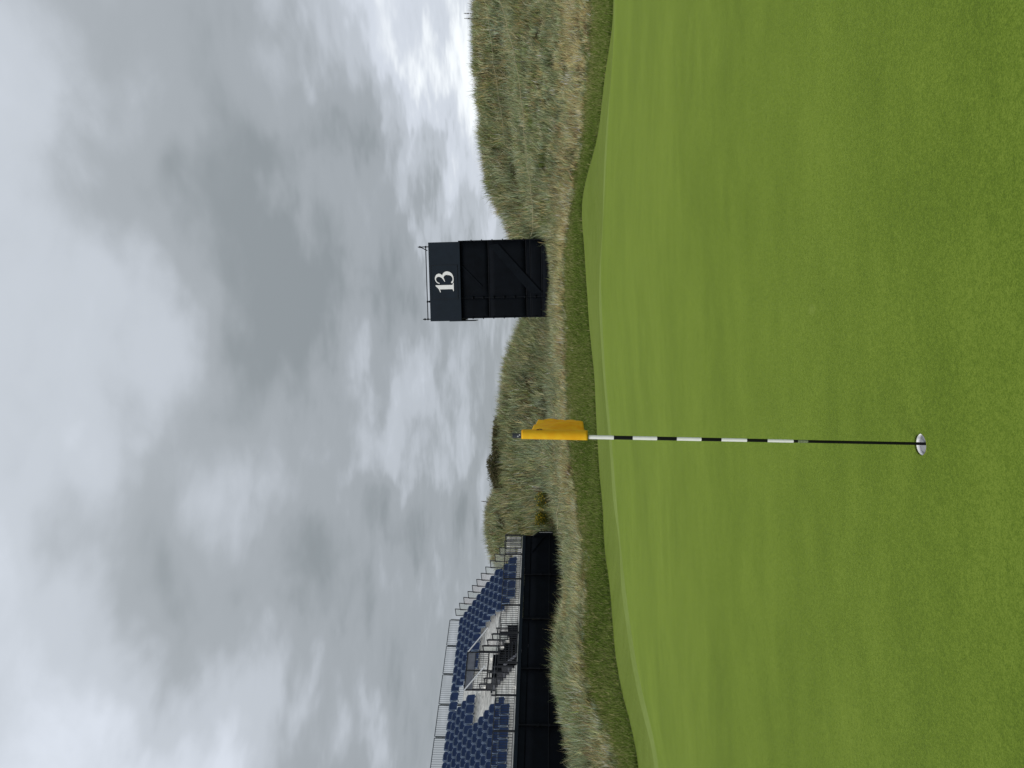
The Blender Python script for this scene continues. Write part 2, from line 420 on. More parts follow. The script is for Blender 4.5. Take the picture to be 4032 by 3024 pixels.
GD = np.array(rows_d); RK = np.array(rows_k); NR = len(GD)
GZ = np.zeros_like(GD)
for j in range(NW): GZ[:, j] = pchip(KD[:, j], KZ[:, j], GD[:, j])
GX = ww[None, :] * (GD + APEX)
iK = {nm: int(np.argmin(np.abs(RK - i))) for i, nm in enumerate(NAMES)}
# hummocks on the dunes, faint swales on the mown ground
amp = np.clip((RK - NAMES.index('S')) / 1.0, 0, 1) * np.clip((NAMES.index('F') - RK), 0, 1)
hum = vnoise(GX / 4.2, GD / 4.2, 1) * .55 + vnoise(GX / 1.7, GD / 1.7, 2) * .34 + vnoise(GX / .8, GD / .8, 3) * .14
GZ += hum * amp[:, None] * np.clip((GX + 13 - .0 * GD) / 8, .3, 1)
amp2 = np.clip((RK - NAMES.index('E')) / .8, 0, 1) * (1 - np.clip(RK - NAMES.index('S'), 0, 1))
GZ += amp2[:, None] * vnoise(GX / 2.2, GD / 1.4, 5) * .10


def terrain_z(x, y):
    w = x / (y + APEX); j = int(np.clip(np.searchsorted(ww, w) - 1, 0, NW - 2)); t = (w - ww[j]) / (ww[j + 1] - ww[j])
    d = GD[:, j] * (1 - t) + GD[:, j + 1] * t; z = GZ[:, j] * (1 - t) + GZ[:, j + 1] * t
    return float(np.interp(y, d, z))
def on_ray(u, v, hgt=0.0, d0=20.0, d1=70.0):
    """first place along a sight line that is hgt above the ground"""
    d = d0
    while d < d1:
        p = pt(u, v, d)
        if p[2] - terrain_z(p[0], p[1]) < hgt: return p
        d += .1
    return pt(u, v, d1)


def grid_obj(name, r0, r1, material, hole=False, smooth=True):
    n = r1 - r0 + 1
    V = np.stack([GX[r0:r1 + 1], GD[r0:r1 + 1], GZ[r0:r1 + 1]], -1).reshape(-1, 3)
    idx = np.arange(n * NW).reshape(n, NW)
    q = np.stack([idx[:-1, :-1], idx[:-1, 1:], idx[1:, 1:], idx[1:, :-1]], -1)
    verts = V.tolist()
    if hole:
        yr = GD[r0:r1 + 1, NW // 2]; xr = ww * (YH + APEX)
        ja, jb = np.searchsorted(xr, XH - .22) - 1, np.searchsorted(xr, XH + .22)
        ra, rb = np.searchsorted(yr, YH - .22) - 1, np.searchsorted(yr, YH + .22)
        keep = np.ones((n - 1, NW - 1), bool); keep[ra:rb, ja:jb] = False
        faces = q[keep].tolist()
        ring = [idx[ra, j] for j in range(ja, jb)] + [idx[r, jb] for r in range(ra, rb)] + [idx[rb, j] for j in range(jb, ja, -1)] + [idx[r, ja] for r in range(rb, ra, -1)]
        hc = np.array([XH, YH]); prev = [int(i) for i in ring]
        P0 = V[ring]; ang = np.arctan2(P0[:, 1] - YH, P0[:, 0] - XH)
        zz = lambda x, y: .06 * (y - YH) + .025 * (x - XH)
        for t in (.35, .65, .85, .95, 1.0):
            cur = []
            for k in range(len(ring)):
                cx, cy = XH + .054 * math.cos(ang[k]), YH + .054 * math.sin(ang[k])
                x = P0[k, 0] * (1 - t) + cx * t; y = P0[k, 1] * (1 - t) + cy * t
                z = P0[k, 2] * (1 - t) + zz(cx, cy) * t
                cur.append(len(verts)); verts.append([x, y, z])
            for k in range(len(ring)):
                l = (k + 1) % len(ring); faces.append([prev[k], prev[l], cur[l], cur[k]])
            prev = cur
        lip = []                                   # soil wall down to the liner
        for k in range(len(ring)):
            x, y, z = verts[prev[k]]; lip.append(len(verts)); verts.append([x, y, z - .012])
        for k in range(len(ring)):
            l = (k + 1) % len(ring); faces.append([prev[k], prev[l], lip[l], lip[k]])
    else:
        faces = q.reshape(-1, 4).tolist()
    me = bpy.data.meshes.new(name); me.from_pydata(verts, [], faces); me.materials.append(material)
    me.polygons.foreach_set('use_smooth', [smooth] * len(me.polygons)); me.update()
    o = link(name, me); o['kind'] = 'structure'
    return o


grid_obj('putting_green', 0, iK['E'], M_GREEN, hole=True)
grid_obj('collar', iK['E'], iK['C'], M_COLLAR)
grid_obj('fringe', iK['C'], iK['D'], M_FRINGE)
grid_obj('rough_ground', iK['D'], iK['S'], M_ROUGH)
grid_obj('dune_terrain', iK['S'], NR - 1, M_DUNE)


# ------------------------------------------------------------------ grass
def blade_mesh(name, base, length, width, lean, face, col, label, material=M_GRASS, bend=1.0, tri=False):
    """base (n,3), lean (n,2) horizontal travel of the tip as a share of the length"""
    n = len(base); wx = np.cos(face) * width / 2; wy = np.sin(face) * width / 2; W2 = np.stack([wx, wy, 0 * wx], 1)
    lm = np.linalg.norm(lean, axis=1); up = np.sqrt(np.clip(1 - np.minimum(lm, .93) ** 2, .1, 1))
    tip = base + np.stack([lean[:, 0] * length, lean[:, 1] * length, up * length], 1)
    if tri:
        V = np.stack([base - W2, base + W2, tip], 1).reshape(-1, 3)
        loops = np.arange(3 * n); starts = np.arange(0, 3 * n, 3); tot = np.full(n, 3); cc = col
    else:
        mid = base + np.stack([lean[:, 0] * length * .26, lean[:, 1] * length * .26, (up * .5 + .06) * length], 1)
        V = np.stack([base - W2, base + W2, mid + W2 * .8, mid - W2 * .8, tip], 1).reshape(-1, 3)
        o = np.arange(n)[:, None] * 5
        loops = (o + np.array([[0, 1, 2, 3, 3, 2, 4]])).reshape(-1)
        starts = (np.arange(n)[:, None] * 7 + np.array([[0, 4]])).reshape(-1); tot = np.tile([4, 3], n); cc = np.repeat(col, 2, axis=0)
    me = bpy.data.meshes.new(name)
    me.vertices.add(len(V)); me.vertices.foreach_set('co', V.astype(np.float32).ravel())
    me.loops.add(len(loops)); me.loops.foreach_set('vertex_index', loops.astype(np.int32))
    me.polygons.add(len(starts)); me.polygons.foreach_set('loop_start', starts.astype(np.int32)); me.polygons.foreach_set('loop_total', tot.astype(np.int32))
    a = me.attributes.new('col', 'FLOAT_COLOR', 'FACE')
    a.data.foreach_set('color', np.concatenate([cc, np.ones((len(cc), 1))], 1).astype(np.float32).ravel())
    me.materials.append(material); me.update(calc_edges=True)
    ob = link(name, me); ob['kind'] = 'stuff'; ob['label'] = label; ob['category'] = 'grass'
    return ob


def sample(k0, k1, n, wlim=.50, bias=None):
    """random ground points between two boundary curves, evenly per square metre"""
    r0 = int(np.argmin(np.abs(RK - k0))); r1 = int(np.argmin(np.abs(RK - k1)))
    js = np.where(np.abs(ww) < wlim)[0]; j0, j1 = js[0], js[-1]
    dx = (GX[r0:r1, j0 + 1:j1 + 1] - GX[r0:r1, j0:j1]); dy = GD[r0 + 1:r1 + 1, j0:j1] - GD[r0:r1, j0:j1]
    A = dx * dy
    xr = GX[r0:r1, j0:j1] / np.maximum(GD[r0:r1, j0:j1], 1)
    A = A * np.where(np.abs(xr) < .56, 1, .12)       # sparse outside what can be seen
    A = A / np.maximum(GD[r0:r1, j0:j1], 5) ** .7
    p = (A / A.sum()).ravel(); c = rng.choice(len(p), n, p=p); ci, cj = np.unravel_index(c, A.shape); ci += r0; cj += j0
    a = rng.random(n); b = rng.random(n)
    def bl(G): return (G[ci, cj] * (1 - b) + G[ci, cj + 1] * b) * (1 - a) + (G[ci + 1, cj] * (1 - b) + G[ci + 1, cj + 1] * b) * a
    k = RK[ci] * (1 - a) + RK[ci + 1] * a
    return np.stack([bl(GX), bl(GD), bl(GZ)], 1), k


PAL = {'tan': (.54, .43, .205), 'straw': (.68, .59, .34), 'sage': (.315, .36, .20), 'grey': (.33, .395, .265), 'green': (.15, .20, .055),
       'olive': (.24, .255, .11), 'brown': (.21, .135, .08), 'dark': (.06, .065, .03)}
PK = list(PAL); PC = np.array([PAL[k] for k in PK])
STAND_O = pt(917, 2056.6, 44); PHI = R(35)
AS = np.array([-math.sin(PHI), -math.cos(PHI)]); BS = np.array([-math.cos(PHI), math.sin(PHI)])
TWR = pt(1930, 2154, 37); TW_RZ = R(-6)


def blocked(P):
    d = P[:, :2] - STAND_O[:2]; s = d @ AS; b = d @ BS
    st = (s > -.9) & (b > -.15) & (s < 30)
    tx = np.array([math.cos(TW_RZ), math.sin(TW_RZ)]); ty = np.array([-tx[1], tx[0]]); q = P[:, :2] - TWR[:2]
    tw = (np.abs(q @ tx) < 1.95) & (q @ ty > -.15) & (q @ ty < 3.0)
    return st | tw


kS, kT, kV, kK, kB, kD, kC = (NAMES.index(c) for c in 'STVKBDC')
def image_uv(P):
    q = P - np.array([0, 0, EYE]); z = q @ CF
    return 1512 + FPX * (q @ CR) / z, 2016 - FPX * (q @ CU) / z


def tufts(nt, nb, k0, k1, name, label, hmin, hmax, front=False):
    P, k = sample(k0, k1, nt)
    gap = vnoise(P[:, 0] / .9, P[:, 1] / .9, 77) + .5 * vnoise(P[:, 0] / .4, P[:, 1] / .4, 78)
    ok = ~blocked(P) & (gap > -.31) & ((k > kS) | (rng.random(nt) < np.clip(1 + (k - kS) / .3, 0, 1) * .5)); P, k = P[ok], k[ok]; nt = len(P)
    big = vnoise(P[:, 0] / 6 + 40, P[:, 1] / 6, 21) + .5; med = vnoise(P[:, 0] / 1.6, P[:, 1] / 1.6, 22) + .5; bl = vnoise(P[:, 0] / 9 + 9, P[:, 1] / 5, 23) + .5
    h = (hmin + (hmax - hmin) * np.clip(med * .7 + rng.random(nt) * .5, 0, 1.1))
    # front strip of fescue is straw coloured; flanks are sage and olive; crest a little browner
    wts = np.zeros((nt, len(PK)))
    fr = np.clip(1 - np.abs(k - (kS + .16)) / .30, 0, 1); cr_ = np.clip((k - (kK - .35)) / .4, 0, 1)
    wts[:, 0] = .8 + 7.0 * fr + .5 * cr_ + .7 * (big > .62); wts[:, 1] = .6 + 3.0 * fr + .8 * (med > .6)
    wts[:, 2] = 3.6 * (1 - .7 * fr) + 1.5 * (big < .5); wts[:, 3] = 1.3 * (1 - .8 * fr) + 1.0 * (bl > .58)
    wts[:, 4] = .55 + .8 * (bl < .4); wts[:, 5] = .95; wts[:, 6] = .3 + .9 * cr_ + .8 * fr * (med > .55); wts[:, 7] = .35
    # left mound in front of the stand stays greener
    lm = (P[:, 0] < -5) & (k < kT + .2)
    wts[lm, 2] += 2.6; wts[lm, 3] += 1.4; wts[lm, 4] += .6; wts[lm, 0] *= .6
    # trodden strip along the spectator path: short, blue-grey
    path = np.clip(1 - np.abs(k - (kV + .10)) / .33, 0, 1) * (P[:, 0] > 5.2)
    path = np.maximum(path, np.clip(1 - np.abs(k - (kV + .12)) / .25, 0, 1) * (P[:, 0] < 0) * (P[:, 0] > -8))
    wts[:, 3] += 7 * path; h *= 1 - .45 * path
    h *= np.clip(.55 + (k - kS) / .35, .3, 1)
    # near the photo's straw path on the middle bank
    sp = np.clip(1 - np.abs(k - (kT - .10)) / .3, 0, 1) * (P[:, 0] < 3) * (P[:, 0] > -9)
    wts[:, 0] += 4 * sp; wts[:, 1] += 1.5 * sp; h *= 1 - .35 * sp
    cum = np.cumsum(wts / wts.sum(1, keepdims=True), 1); ci = (rng.random((nt, 1)) > cum).sum(1).clip(0, len(PK) - 1)
    tc_ = 1.12 * PC[ci] * (.5 + .85 * rng.random((nt, 1)) ** 1.2) * (1 + .25 * fr[:, None])
    nn = np.repeat(np.arange(nt), nb); n = len(nn)
    r = np.sqrt(rng.random(n)) * .26 * (h[nn] / .55); th = rng.random(n) * 2 * np.pi
    off = np.stack([np.cos(th) * r, np.sin(th) * r], 1)
    B = P[nn].copy(); B[:, :2] += off
    B[:, 2] -= .03
    ln = h[nn] * (.55 + .6 * rng.random(n))
    wind = np.array([.34, .06]) * (.5 + .9 * rng.random((n, 1)))
    lean = off / .22 * .42 + wind + rng.normal(0, .13, (n, 2))
    wd = np.where(rng.random(n) < .3, .032, .017) * (B[:, 1] / 36) ** .6
    jit = np.exp(rng.normal(-.03, .36, (n, 1))); col = np.clip(tc_[nn] * jit * (1 + rng.normal(0, .035, (n, 3))), .01, .74)
    alt = rng.random(n) < .16; col[alt] = PC[rng.integers(0, len(PK), alt.sum())] * .9
    return blade_mesh(name, B, ln, wd, lean, rng.random(n) * np.pi, col, label)


tufts(13000, 32, kS - .3, kT + .4, 'bank_grass', 'wind-blown straw and sage long grass on the bank round the green', .28, .58)
tufts(15500, 20, kT + .2, kK + .5, 'dune_grass', 'pale marram grass covering the dunes on the skyline', .48, .95)

P, k = sample(kS - .05, kK + .3, 120000); ok = ~blocked(P); P, k = P[ok], k[ok]; n = len(P)
ug = np.array([(.07, .068, .03), (.10, .085, .042), (.06, .07, .028), (.045, .045, .02), (.15, .125, .065)])  # darkened so the colour itself shades the gaps between tufts
blade_mesh('undergrowth', P - np.array([0, 0, .02]), .14 + .16 * rng.random(n), .022 + .012 * rng.random(n), np.stack([.3 + rng.normal(0, .35, n), rng.normal(0, .35, n)], 1),
           rng.random(n) * np.pi, ug[rng.integers(0, 5, n)] * np.exp(rng.normal(0, .25, (n, 1))), 'short matted grass under the long dune grass', tri=True)

# semi rough, cut a few centimetres high
P, k = sample(kD + .01, kS + .12, 190000); n = len(P)
big = vnoise(P[:, 0] / 2.5, P[:, 1] / 2.5, 31) + .5
pal = np.array([(.125, .19, .032), (.17, .23, .05), (.25, .27, .095), (.44, .39, .19), (.068, .105, .02)])
wt = np.stack([1.8 + 0 * big, 1.5 * np.ones(n), .5 + 1.2 * (big > .55), .22 + 2.6 * np.clip(k - (kD + .35), 0, 1) ** 1.3, .9 + .9 * (big < .45) + 2.5 * np.clip(.12 - (k - kD), 0, 1) / .12], 1)  # extra dark blades beside the fringe paint the shadow line there
cum = np.cumsum(wt / wt.sum(1, keepdims=True), 1); ci = (rng.random((n, 1)) > cum).sum(1).clip(0, 4)
col = pal[ci] * np.exp(rng.normal(0, .2, (n, 1)))
blade_mesh('semi_rough', P - np.array([0, 0, .01]), .07 + .10 * rng.random(n) + .14 * np.clip(k - kD - .2, 0, 1) * rng.random(n), .014 + .01 * rng.random(n),
           np.stack([.25 + rng.normal(0, .35, n), rng.normal(0, .35, n)], 1), rng.random(n) * np.pi, col, 'short dark green rough between the fringe and the long grass', tri=True)


# ------------------------------------------------------------------ hole and flagstick
GN = Vector((-.025, -.06, 1)).normalized()
cup = thing('hole_cup', 'white lined golf hole cut into the putting green', 'golf hole', (XH, YH, 0))
cup.rotation_euler = Vector((0, 0, 1)).rotation_difference(GN).to_euler()
mb = MB(); nseg = 40; prof = [(.0535, -.008), (.0535, -.032), (.0515, -.032), (.0505, -.0085), (.0535, -.008)]
for r_, z_ in prof:
    for i in range(nseg): mb.v.append((r_ * math.cos(2 * math.pi * i / nseg), r_ * math.sin(2 * math.pi * i / nseg), z_))
for k in range(len(prof) - 1):
    for i in range(nseg):
        j = (i + 1) % nseg; mb.f.append((k * nseg + i, k * nseg + j, (k + 1) * nseg + j, (k + 1) * nseg + i))
mb.build('liner', M_CUP, cup, True)
mb = MB()
for r_, z_ in ((.0538, .0005), (.0538, -.0075)):
    for i in range(nseg): mb.v.append((r_ * math.cos(2 * math.pi * i / nseg), r_ * math.sin(2 * math.pi * i / nseg), z_))
for i in range(nseg): mb.f.append((i, (i + 1) % nseg, nseg + (i + 1) % nseg, nseg + i))
mb.build('soil_rim', mat('dark_soil', (.03, .026, .014), .95, .05, .4, 300), cup, True)  # even dark ring just inside the edge of the hole
mb = MB(); mb.tube((0, 0, -.028), (0, 0, -.0265), .0517, n=nseg)
mb.build('cup_floor', mat('grey_plastic', (.25, .26, .27), .6, .3, .08, 40), cup)

TOPX = -0.263
def stick(z): return (XH + .004 + (TOPX - XH - .004) * z / 2.018, YH, z)
fs = thing('flagstick', 'black and white striped golf flagstick with yellow flag standing in the hole', 'flagstick', (XH, YH, 0))
def rel(p): return (p[0] - XH, p[1] - YH, p[2])
def seg(z0, z1, r0, material, name, r1=None):
    return MB().tube(rel(stick(z0)), rel(stick(z1)), r0, r1, n=20).build(name, material, fs, True)
seg(-.025, .615, .0074, M_BLACK, 'lower_pole')
edges = [.615, .742, .843, .969, 1.068, 1.19, 1.288, 1.41, 1.505, 1.633]
for i in range(9): seg(edges[i], edges[i + 1], .0078 + .0003 * i, (M_WHITE, M_BLACK)[i % 2], 'white_band' if i % 2 == 0 else 'black_band')
seg(1.633, 1.64, .0125, M_BLACK, 'flag_stop'); seg(1.633, 1.98, .0105, M_WHITE, 'upper_pole')
seg(.544, .593, .0077, M_STICKER, 'sticker')
cap_ = seg(1.966, 2.018, .0125, M_CAP, 'top_cap')
mb = MB()
for dz, dx in ((1.981, .004), (1.990, -.003)):
    p = Vector(rel(stick(dz))); mb.tube(p + Vector((dx, -.0118, 0)), p + Vector((dx, -.0133, 0)), .0038, n=12)
mb.build('badge', M_DOT, cap_)
for o in fs.children:       # the shafts are smooth, their ends flat
    me = o.data
    for p in me.polygons:
        if len(p.vertices) > 4: p.use_smooth = False

# flag: a sleeve round the pole, the cloth trailing away downwind in a long fold
plan = [(-.0145, .008), (-.0175, -.002), (-.013, -.0135), (.002, -.0185), (.016, -.015), (.028, -.002), (.033, .025), (.027, .06), (.016, .095), (.015, .135), (.028, .18), (.045, .225), (.056, .28), (.060, .33), (.060, .37)]
pl = np.array(plan); sl = np.concatenate([[0], np.cumsum(np.linalg.norm(np.diff(pl, axis=0), axis=1))]); sl /= sl[-1]
NU, NV = 72, 34; mb = MB(); zt, zb = 1.972, 1.636
for i in range(NU):
    q = i / (NU - 1); bx = float(np.interp(q, sl, pl[:, 0])); by = float(np.interp(q, sl, pl[:, 1]))
    q2 = max(0, (q - .18) / .82)
    top = zt - .085 * q2 ** .8 ; bot = zb + .024 * q2 ** 1.3
    for j in range(NV):
        t = j / (NV - 1); z = bot + (top - bot) * t; sx = rel(stick(z))[0]
        fold = q2 * (.006 * math.sin(9 * q + 5.5 * t) + .0042 * math.sin(26 * q - 9 * t) + .002 * math.sin(48 * q + 13 * t)); belly = .010 * math.sin(math.pi * t) * min(1, q2 * 3)
        squeeze = -.012 * max(0, t - .72) / .28 * math.exp(-((q - .42) / .16) ** 2)
        mb.v.append((sx + bx + fold + belly + squeeze, by + .006 * q2 * math.sin(7 * t), z + .003 * q2 * math.sin(14 * q)))
for i in range(NU - 1):
    for j in range(NV - 1):
        a = i * NV + j; mb.f.append((a, a + NV, a + NV + 1, a + 1))
fl = mb.build('flag', M_FLAG, fs, True); fl['label'] = 'golden yellow flag folded by the wind'
mod = fl.modifiers.new('thickness', 'SOLIDIFY'); mod.thickness = .0012
# hem stitched along the outer and lower edges, and the part of the print that shows
M_PRINT = mat('brown_print', (.12, .05, .02), .8, .2, .2, 60)
def on_flag(q, t, off=-.0022):
    i = q * (NU - 1); j = t * (NV - 1); i0 = min(int(i), NU - 2); j0 = min(int(j), NV - 2); V = [Vector(mb.v[a]) for a in (i0 * NV + j0, (i0 + 1) * NV + j0, i0 * NV + j0 + 1)]
    p = V[0] + (V[1] - V[0]) * (i - i0) + (V[2] - V[0]) * (j - j0); nrm = (V[1] - V[0]).cross(V[2] - V[0]).normalized()
    if nrm.y > 0: nrm = -nrm
    return p + nrm * abs(off)
for (q0, q1, t0, t1) in ((.17, .20, .69, .715), (.165, .20, .74, .775), (.20, .225, .71, .75)):
    b2 = MB()
    for qq, tt in ((q0, t0), (q1, t0), (q1, t1), (q0, t1)): b2.v.append(tuple(on_flag(qq, tt)))
    b2.f.append((0, 1, 2, 3)); b2.build('print_mark', M_PRINT, fl)


# ------------------------------------------------------------------ tower with the number 13
PX = 0.003864                                    # metres per survey unit on the tower face
tw = thing('camera_tower', 'dark sheeted scaffold tower with white number 13 on its top board', 'tower', (TWR[0], TWR[1], TWR[2] - .35), TW_RZ)
TB = .35                                         # ground allowance under the face datum
def tx(y): return (1150 - y) * PX - 1.845
def tz(x): return (1755 - x) * PX + TB
X0, X1 = tx(1150), tx(195); XS = tx(900); ZT = tz(668); DEP = 2.6
levels = [-.9, tz(1690), tz(1550), tz(1500), tz(1030), ZT]
def sheet(name, x0, x1, z0, z1, y, bulge=.02, material=M_SHEET, n=7):
    b = MB(); w = x1 - x0; h = z1 - z0
    for i in range(n):
        for j in range(n):
            a, c = i / (n - 1), j / (n - 1)
            b.v.append((x0 + w * a, y - bulge * math.sin(math.pi * a) * math.sin(math.pi * c) + .004 * math.sin(17 * a + 9 * c + x0 * 5 + z0 * 3), z0 + h * c))
    for i in range(n - 1):
        for j in range(n - 1):
            k = i * n + j; b.f.append((k, k + n, k + n + 1, k + 1))
    o = b.build(name, material, tw, True); md = o.modifiers.new('t', 'SOLIDIFY'); md.thickness = .006; return o
g = .002
for (a, b_) in ((X0, XS), (XS, X1)):
    for z0, z1 in zip(levels[:-1], levels[1:]):
        sheet('cladding_sheet', a + g, b_ - g, z0 + g * .6, z1 - g * .6, 0.0, bulge=.025 if z1 - z0 > .5 else .008)
for x, s_ in ((X0, -1), (X1, 1)):                # side and back sheets
    b = MB(); b.box(min(x, x + s_ * .006), max(x, x + s_ * .006), .05, DEP - .05, -.9, ZT - .02); b.build('side_sheet', M_SHEET, tw)
MB().box(X0 + .03, X1 - .03, DEP, DEP + .006, -.9, ZT).build('back_sheet', M_SHEET, tw)
for x in (X0, XS, X1):                           # standards with their rosettes every half metre
    st = MB().tube((x, .02 if x == XS else .0, -1.0), (x, .02 if x == XS else .0, ZT + .05), .026, n=12).build('standard', M_STEEL, tw, True)
    for i, yy in enumerate(range(1690, 700, -131)):
        z = tz(yy + 45); b = MB().tube((x, -.018 if x == XS else 0, z - .022), (x, -.018 if x == XS else 0, z + .022), .062, n=12)
        b.build('rosette', M_STEEL, st)
for x in (X0, X1): MB().tube((x, DEP, -1.0), (x, DEP, ZT), .026, n=10).build('standard', M_STEEL, tw, True)
for z in levels[1:-1]: MB().tube((X0 + .04, .004, z), (X1 - .04, .004, z), .021, n=10).build('ledger', M_STEEL, tw, True)
def band(p, w, name, y=-.045, th=.02, material=M_SHEET2):
    (xa, za), (xb, zb_) = p; MB().bar((xa, y, za), (xb, y, zb_), th, w, up=(0, 1, 0)).build(name, material, tw)
# slanting stair screen behind the sheeting pushes it out as a broad band; a thinner brace above
def slab(pts, name, y0, y1, material):
    b = MB(); n = len(pts); b.v = [(x, y0, z) for x, z in pts] + [(x, y1, z) for x, z in pts]
    b.f = [tuple(range(n)), tuple(range(2 * n - 1, n - 1, -1))] + [(i, i + n, (i + 1) % n + n, (i + 1) % n) for i in range(n)]
    return b.build(name, material, tw)
slab([(tx(250), tz(1035)), (tx(860), tz(1548)), (tx(850), tz(1688)), (tx(240), tz(1152))], 'stair_screen', -.040, -.060, M_SHEET2)
MB().bar((tx(495), -.036, tz(690)), (tx(760), -.036, tz(940)), .024, .05).build('brace', M_SHEET2, tw)
# top board
Zb, Zt_ = tz(676), tz(285); xa, xb = tx(1182), tx(204)
MB().box(xa, xb, -.16, -.12, Zb, Zt_).build('top_board', M_NAVY, tw)
MB().box(xa, xa + .04, -.115, DEP + .1, Zb + .01, Zt_ - .002).build('end_board', M_NAVY, tw)
MB().box(xb - .04, xb, -.115, DEP + .1, Zb + .01, Zt_ - .002).build('end_board', M_NAVY, tw)
MB().box(xa + .045, xb - .045, -.115, DEP + .1, Zb + .03, Zb + .09).build('deck', M_STEEL, tw)
MB().box(xa + .05, xb - .05, DEP + .1, DEP + .14, Zb + .01, Zt_ - .002).build('back_board', M_NAVY, tw)
# lettering panel
q = 4.61 / 3.16
def sx(y): return tx((y / 4.61 + 920 - 880) * 3.16)
def sz(x): return tz((x / 4.61 + 1620 - 1600) * 3.16)
nb = MB().box(sx(1138), sx(528), -.172, -.162, sz(838), sz(362)).build('number_panel', M_NAVY, tw)
M_LINE = mat('panel_edge', (.006, .009, .014), .6, .3, .1, 10)
for (y0, y1, x0_, x1_) in ((1142, 524, 842, 835), (1142, 524, 365, 358), (1142, 1135, 842, 358), (531, 524, 842, 358)):
    MB().box(sx(y0), sx(y1), -.180, -.1725, sz(x0_), sz(x1_)).build('panel_edge', M_LINE, nb)
def D(x, z): return (sx(1020 - x), sz(770 - z))
def flat(pts, name, y=-.176):
    b = MB(); n = len(pts); P2 = [D(*p) for p in pts]
    b.v = [(x, y - .012, z) for x, z in P2] + [(x, y, z) for x, z in P2]
    b.f = [tuple(range(n)), tuple(range(2 * n - 1, n - 1, -1))] + [(i, i + n, (i + 1) % n + n, (i + 1) % n) for i in range(n)]
    return b
flat([(22, 0), (170, 0), (170, 9), (134, 22), (134, 332), (120, 332), (95, 305), (60, 272), (2, 252), (6, 240), (58, 252), (58, 22), (22, 10)], 'numeral').build('numeral', M_WHITE, nb)
def stroke(b, pts, y):
    P_ = np.array(pts, float); t = np.concatenate([[0], np.cumsum(np.linalg.norm(np.diff(P_[:, :2], axis=0), axis=1))]); ts = np.linspace(0, t[-1], 46)
    def spl(c):                              # Catmull-Rom
        m_ = np.gradient(c, t); i = np.clip(np.searchsorted(t, ts) - 1, 0, len(t) - 2); h = t[i + 1] - t[i]; s = (ts - t[i]) / h
        return (2 * s**3 - 3 * s**2 + 1) * c[i] + (s**3 - 2 * s**2 + s) * h * m_[i] + (-2 * s**3 + 3 * s**2) * c[i + 1] + (s**3 - s**2) * h * m_[i + 1]
    X, Z, Wd = spl(P_[:, 0]), spl(P_[:, 1]), spl(P_[:, 2]); dx, dz = np.gradient(X), np.gradient(Z); l = np.hypot(dx, dz); nx, nz = -dz / l, dx / l
    k = len(b.v)
    for yy in (y - .012, y):
        for sg in (1, -1):
            for i in range(len(X)):
                p = D(X[i] + sg * nx[i] * Wd[i] / 2, Z[i] + sg * nz[i] * Wd[i] / 2); b.v.append((p[0], yy, p[1]))
    n = len(X)
    for i in range(n - 1):
        a0, a1, b0, b1 = k + i, k + i + 1, k + n + i, k + n + i + 1
        b.f += [(a0, b0, b1, a1), (a0 + 2 * n, a1 + 2 * n, b1 + 2 * n, b0 + 2 * n), (a0, a1, a1 + 2 * n, a0 + 2 * n), (b0, b0 + 2 * n, b1 + 2 * n, b1)]
    b.f += [(k, k + 2 * n, k + 3 * n, k + n), (k + n - 1, k + 2 * n - 1, k + 4 * n - 1, k + 3 * n - 1)]
b = MB()
stroke(b, [(166, 258, 16), (182, 296, 15), (222, 326, 17), (270, 326, 26), (306, 296, 48), (314, 262, 56), (298, 225, 48), (258, 192, 26), (196, 160, 10)], -.176)
stroke(b, [(240, 184, 12), (280, 193, 26), (320, 178, 46), (346, 140, 60), (344, 92, 62), (322, 46, 46), (282, 16, 24), (240, 8, 18), (205, 13, 22), (184, 26, 32), (174, 42, 26)], -.1775)
b.build('numeral', M_WHITE, nb)
# guard rail on the roof
zr = tz(248)
def up(yv, xtop, brace=False):
    x = tx(yv); p = MB().tube((x, -.05, Zt_ - .3), (x, -.05, tz(xtop)), .024, n=10).build('rail_post', M_STEEL, tw, True)
    for zz in (zr, tz(xtop) - .10): MB().tube((x, -.05, zz - .03), (x, -.05, zz + .03), .05, n=10).build('coupler', M_STEEL, p)
up(1155, 185); up(935, 245); up(255, 150)
MB().tube((tx(1160), -.05, zr), (tx(250), -.05, zr), .024, n=10).build('guard_rail', M_STEEL, tw, True)
MB().tube((tx(255), -.05, tz(180)), (tx(302), -.05, tz(268)), .022, n=10).build('brace', M_STEEL, tw, True)
for x in (tx(1155), tx(255)): MB().tube((x, DEP, Zt_ - .3), (x, DEP, tz(215)), .024, n=8).build('rail_post', M_STEEL, tw, True)
MB().box(tx(1192), tx(1184), .5, 1.9, tz(830), tz(500)).build('hanging_board', M_NAVY, tw)


# ------------------------------------------------------------------ grandstand
gs = thing('grandstand', 'dark scaffold grandstand with blue tip-up seats and pale boarded stairs', 'grandstand', STAND_O, math.pi / 2 - PHI)
NROW, RD, RH, B0 = 12, .55, .31, .55
S_END = 19.5
OP0, OP1, OPR = 5.65, 7.9, 5                      # stair well: between these s, in rows below OPR
def fz(i): return RH * i
def fb(i): return B0 + RD * i
bd_n = 0
def board(s0, s1, b0, b1, z, name='tread_board', material=None, th=.03):
    return MB().box(-s1, -s0, b0, b1, z - th, z).build(name, material or M_BOARD, gs)
def spans(i): return [(0.0, OP0), (OP1, S_END)] if i < OPR else [(0.0, S_END)]
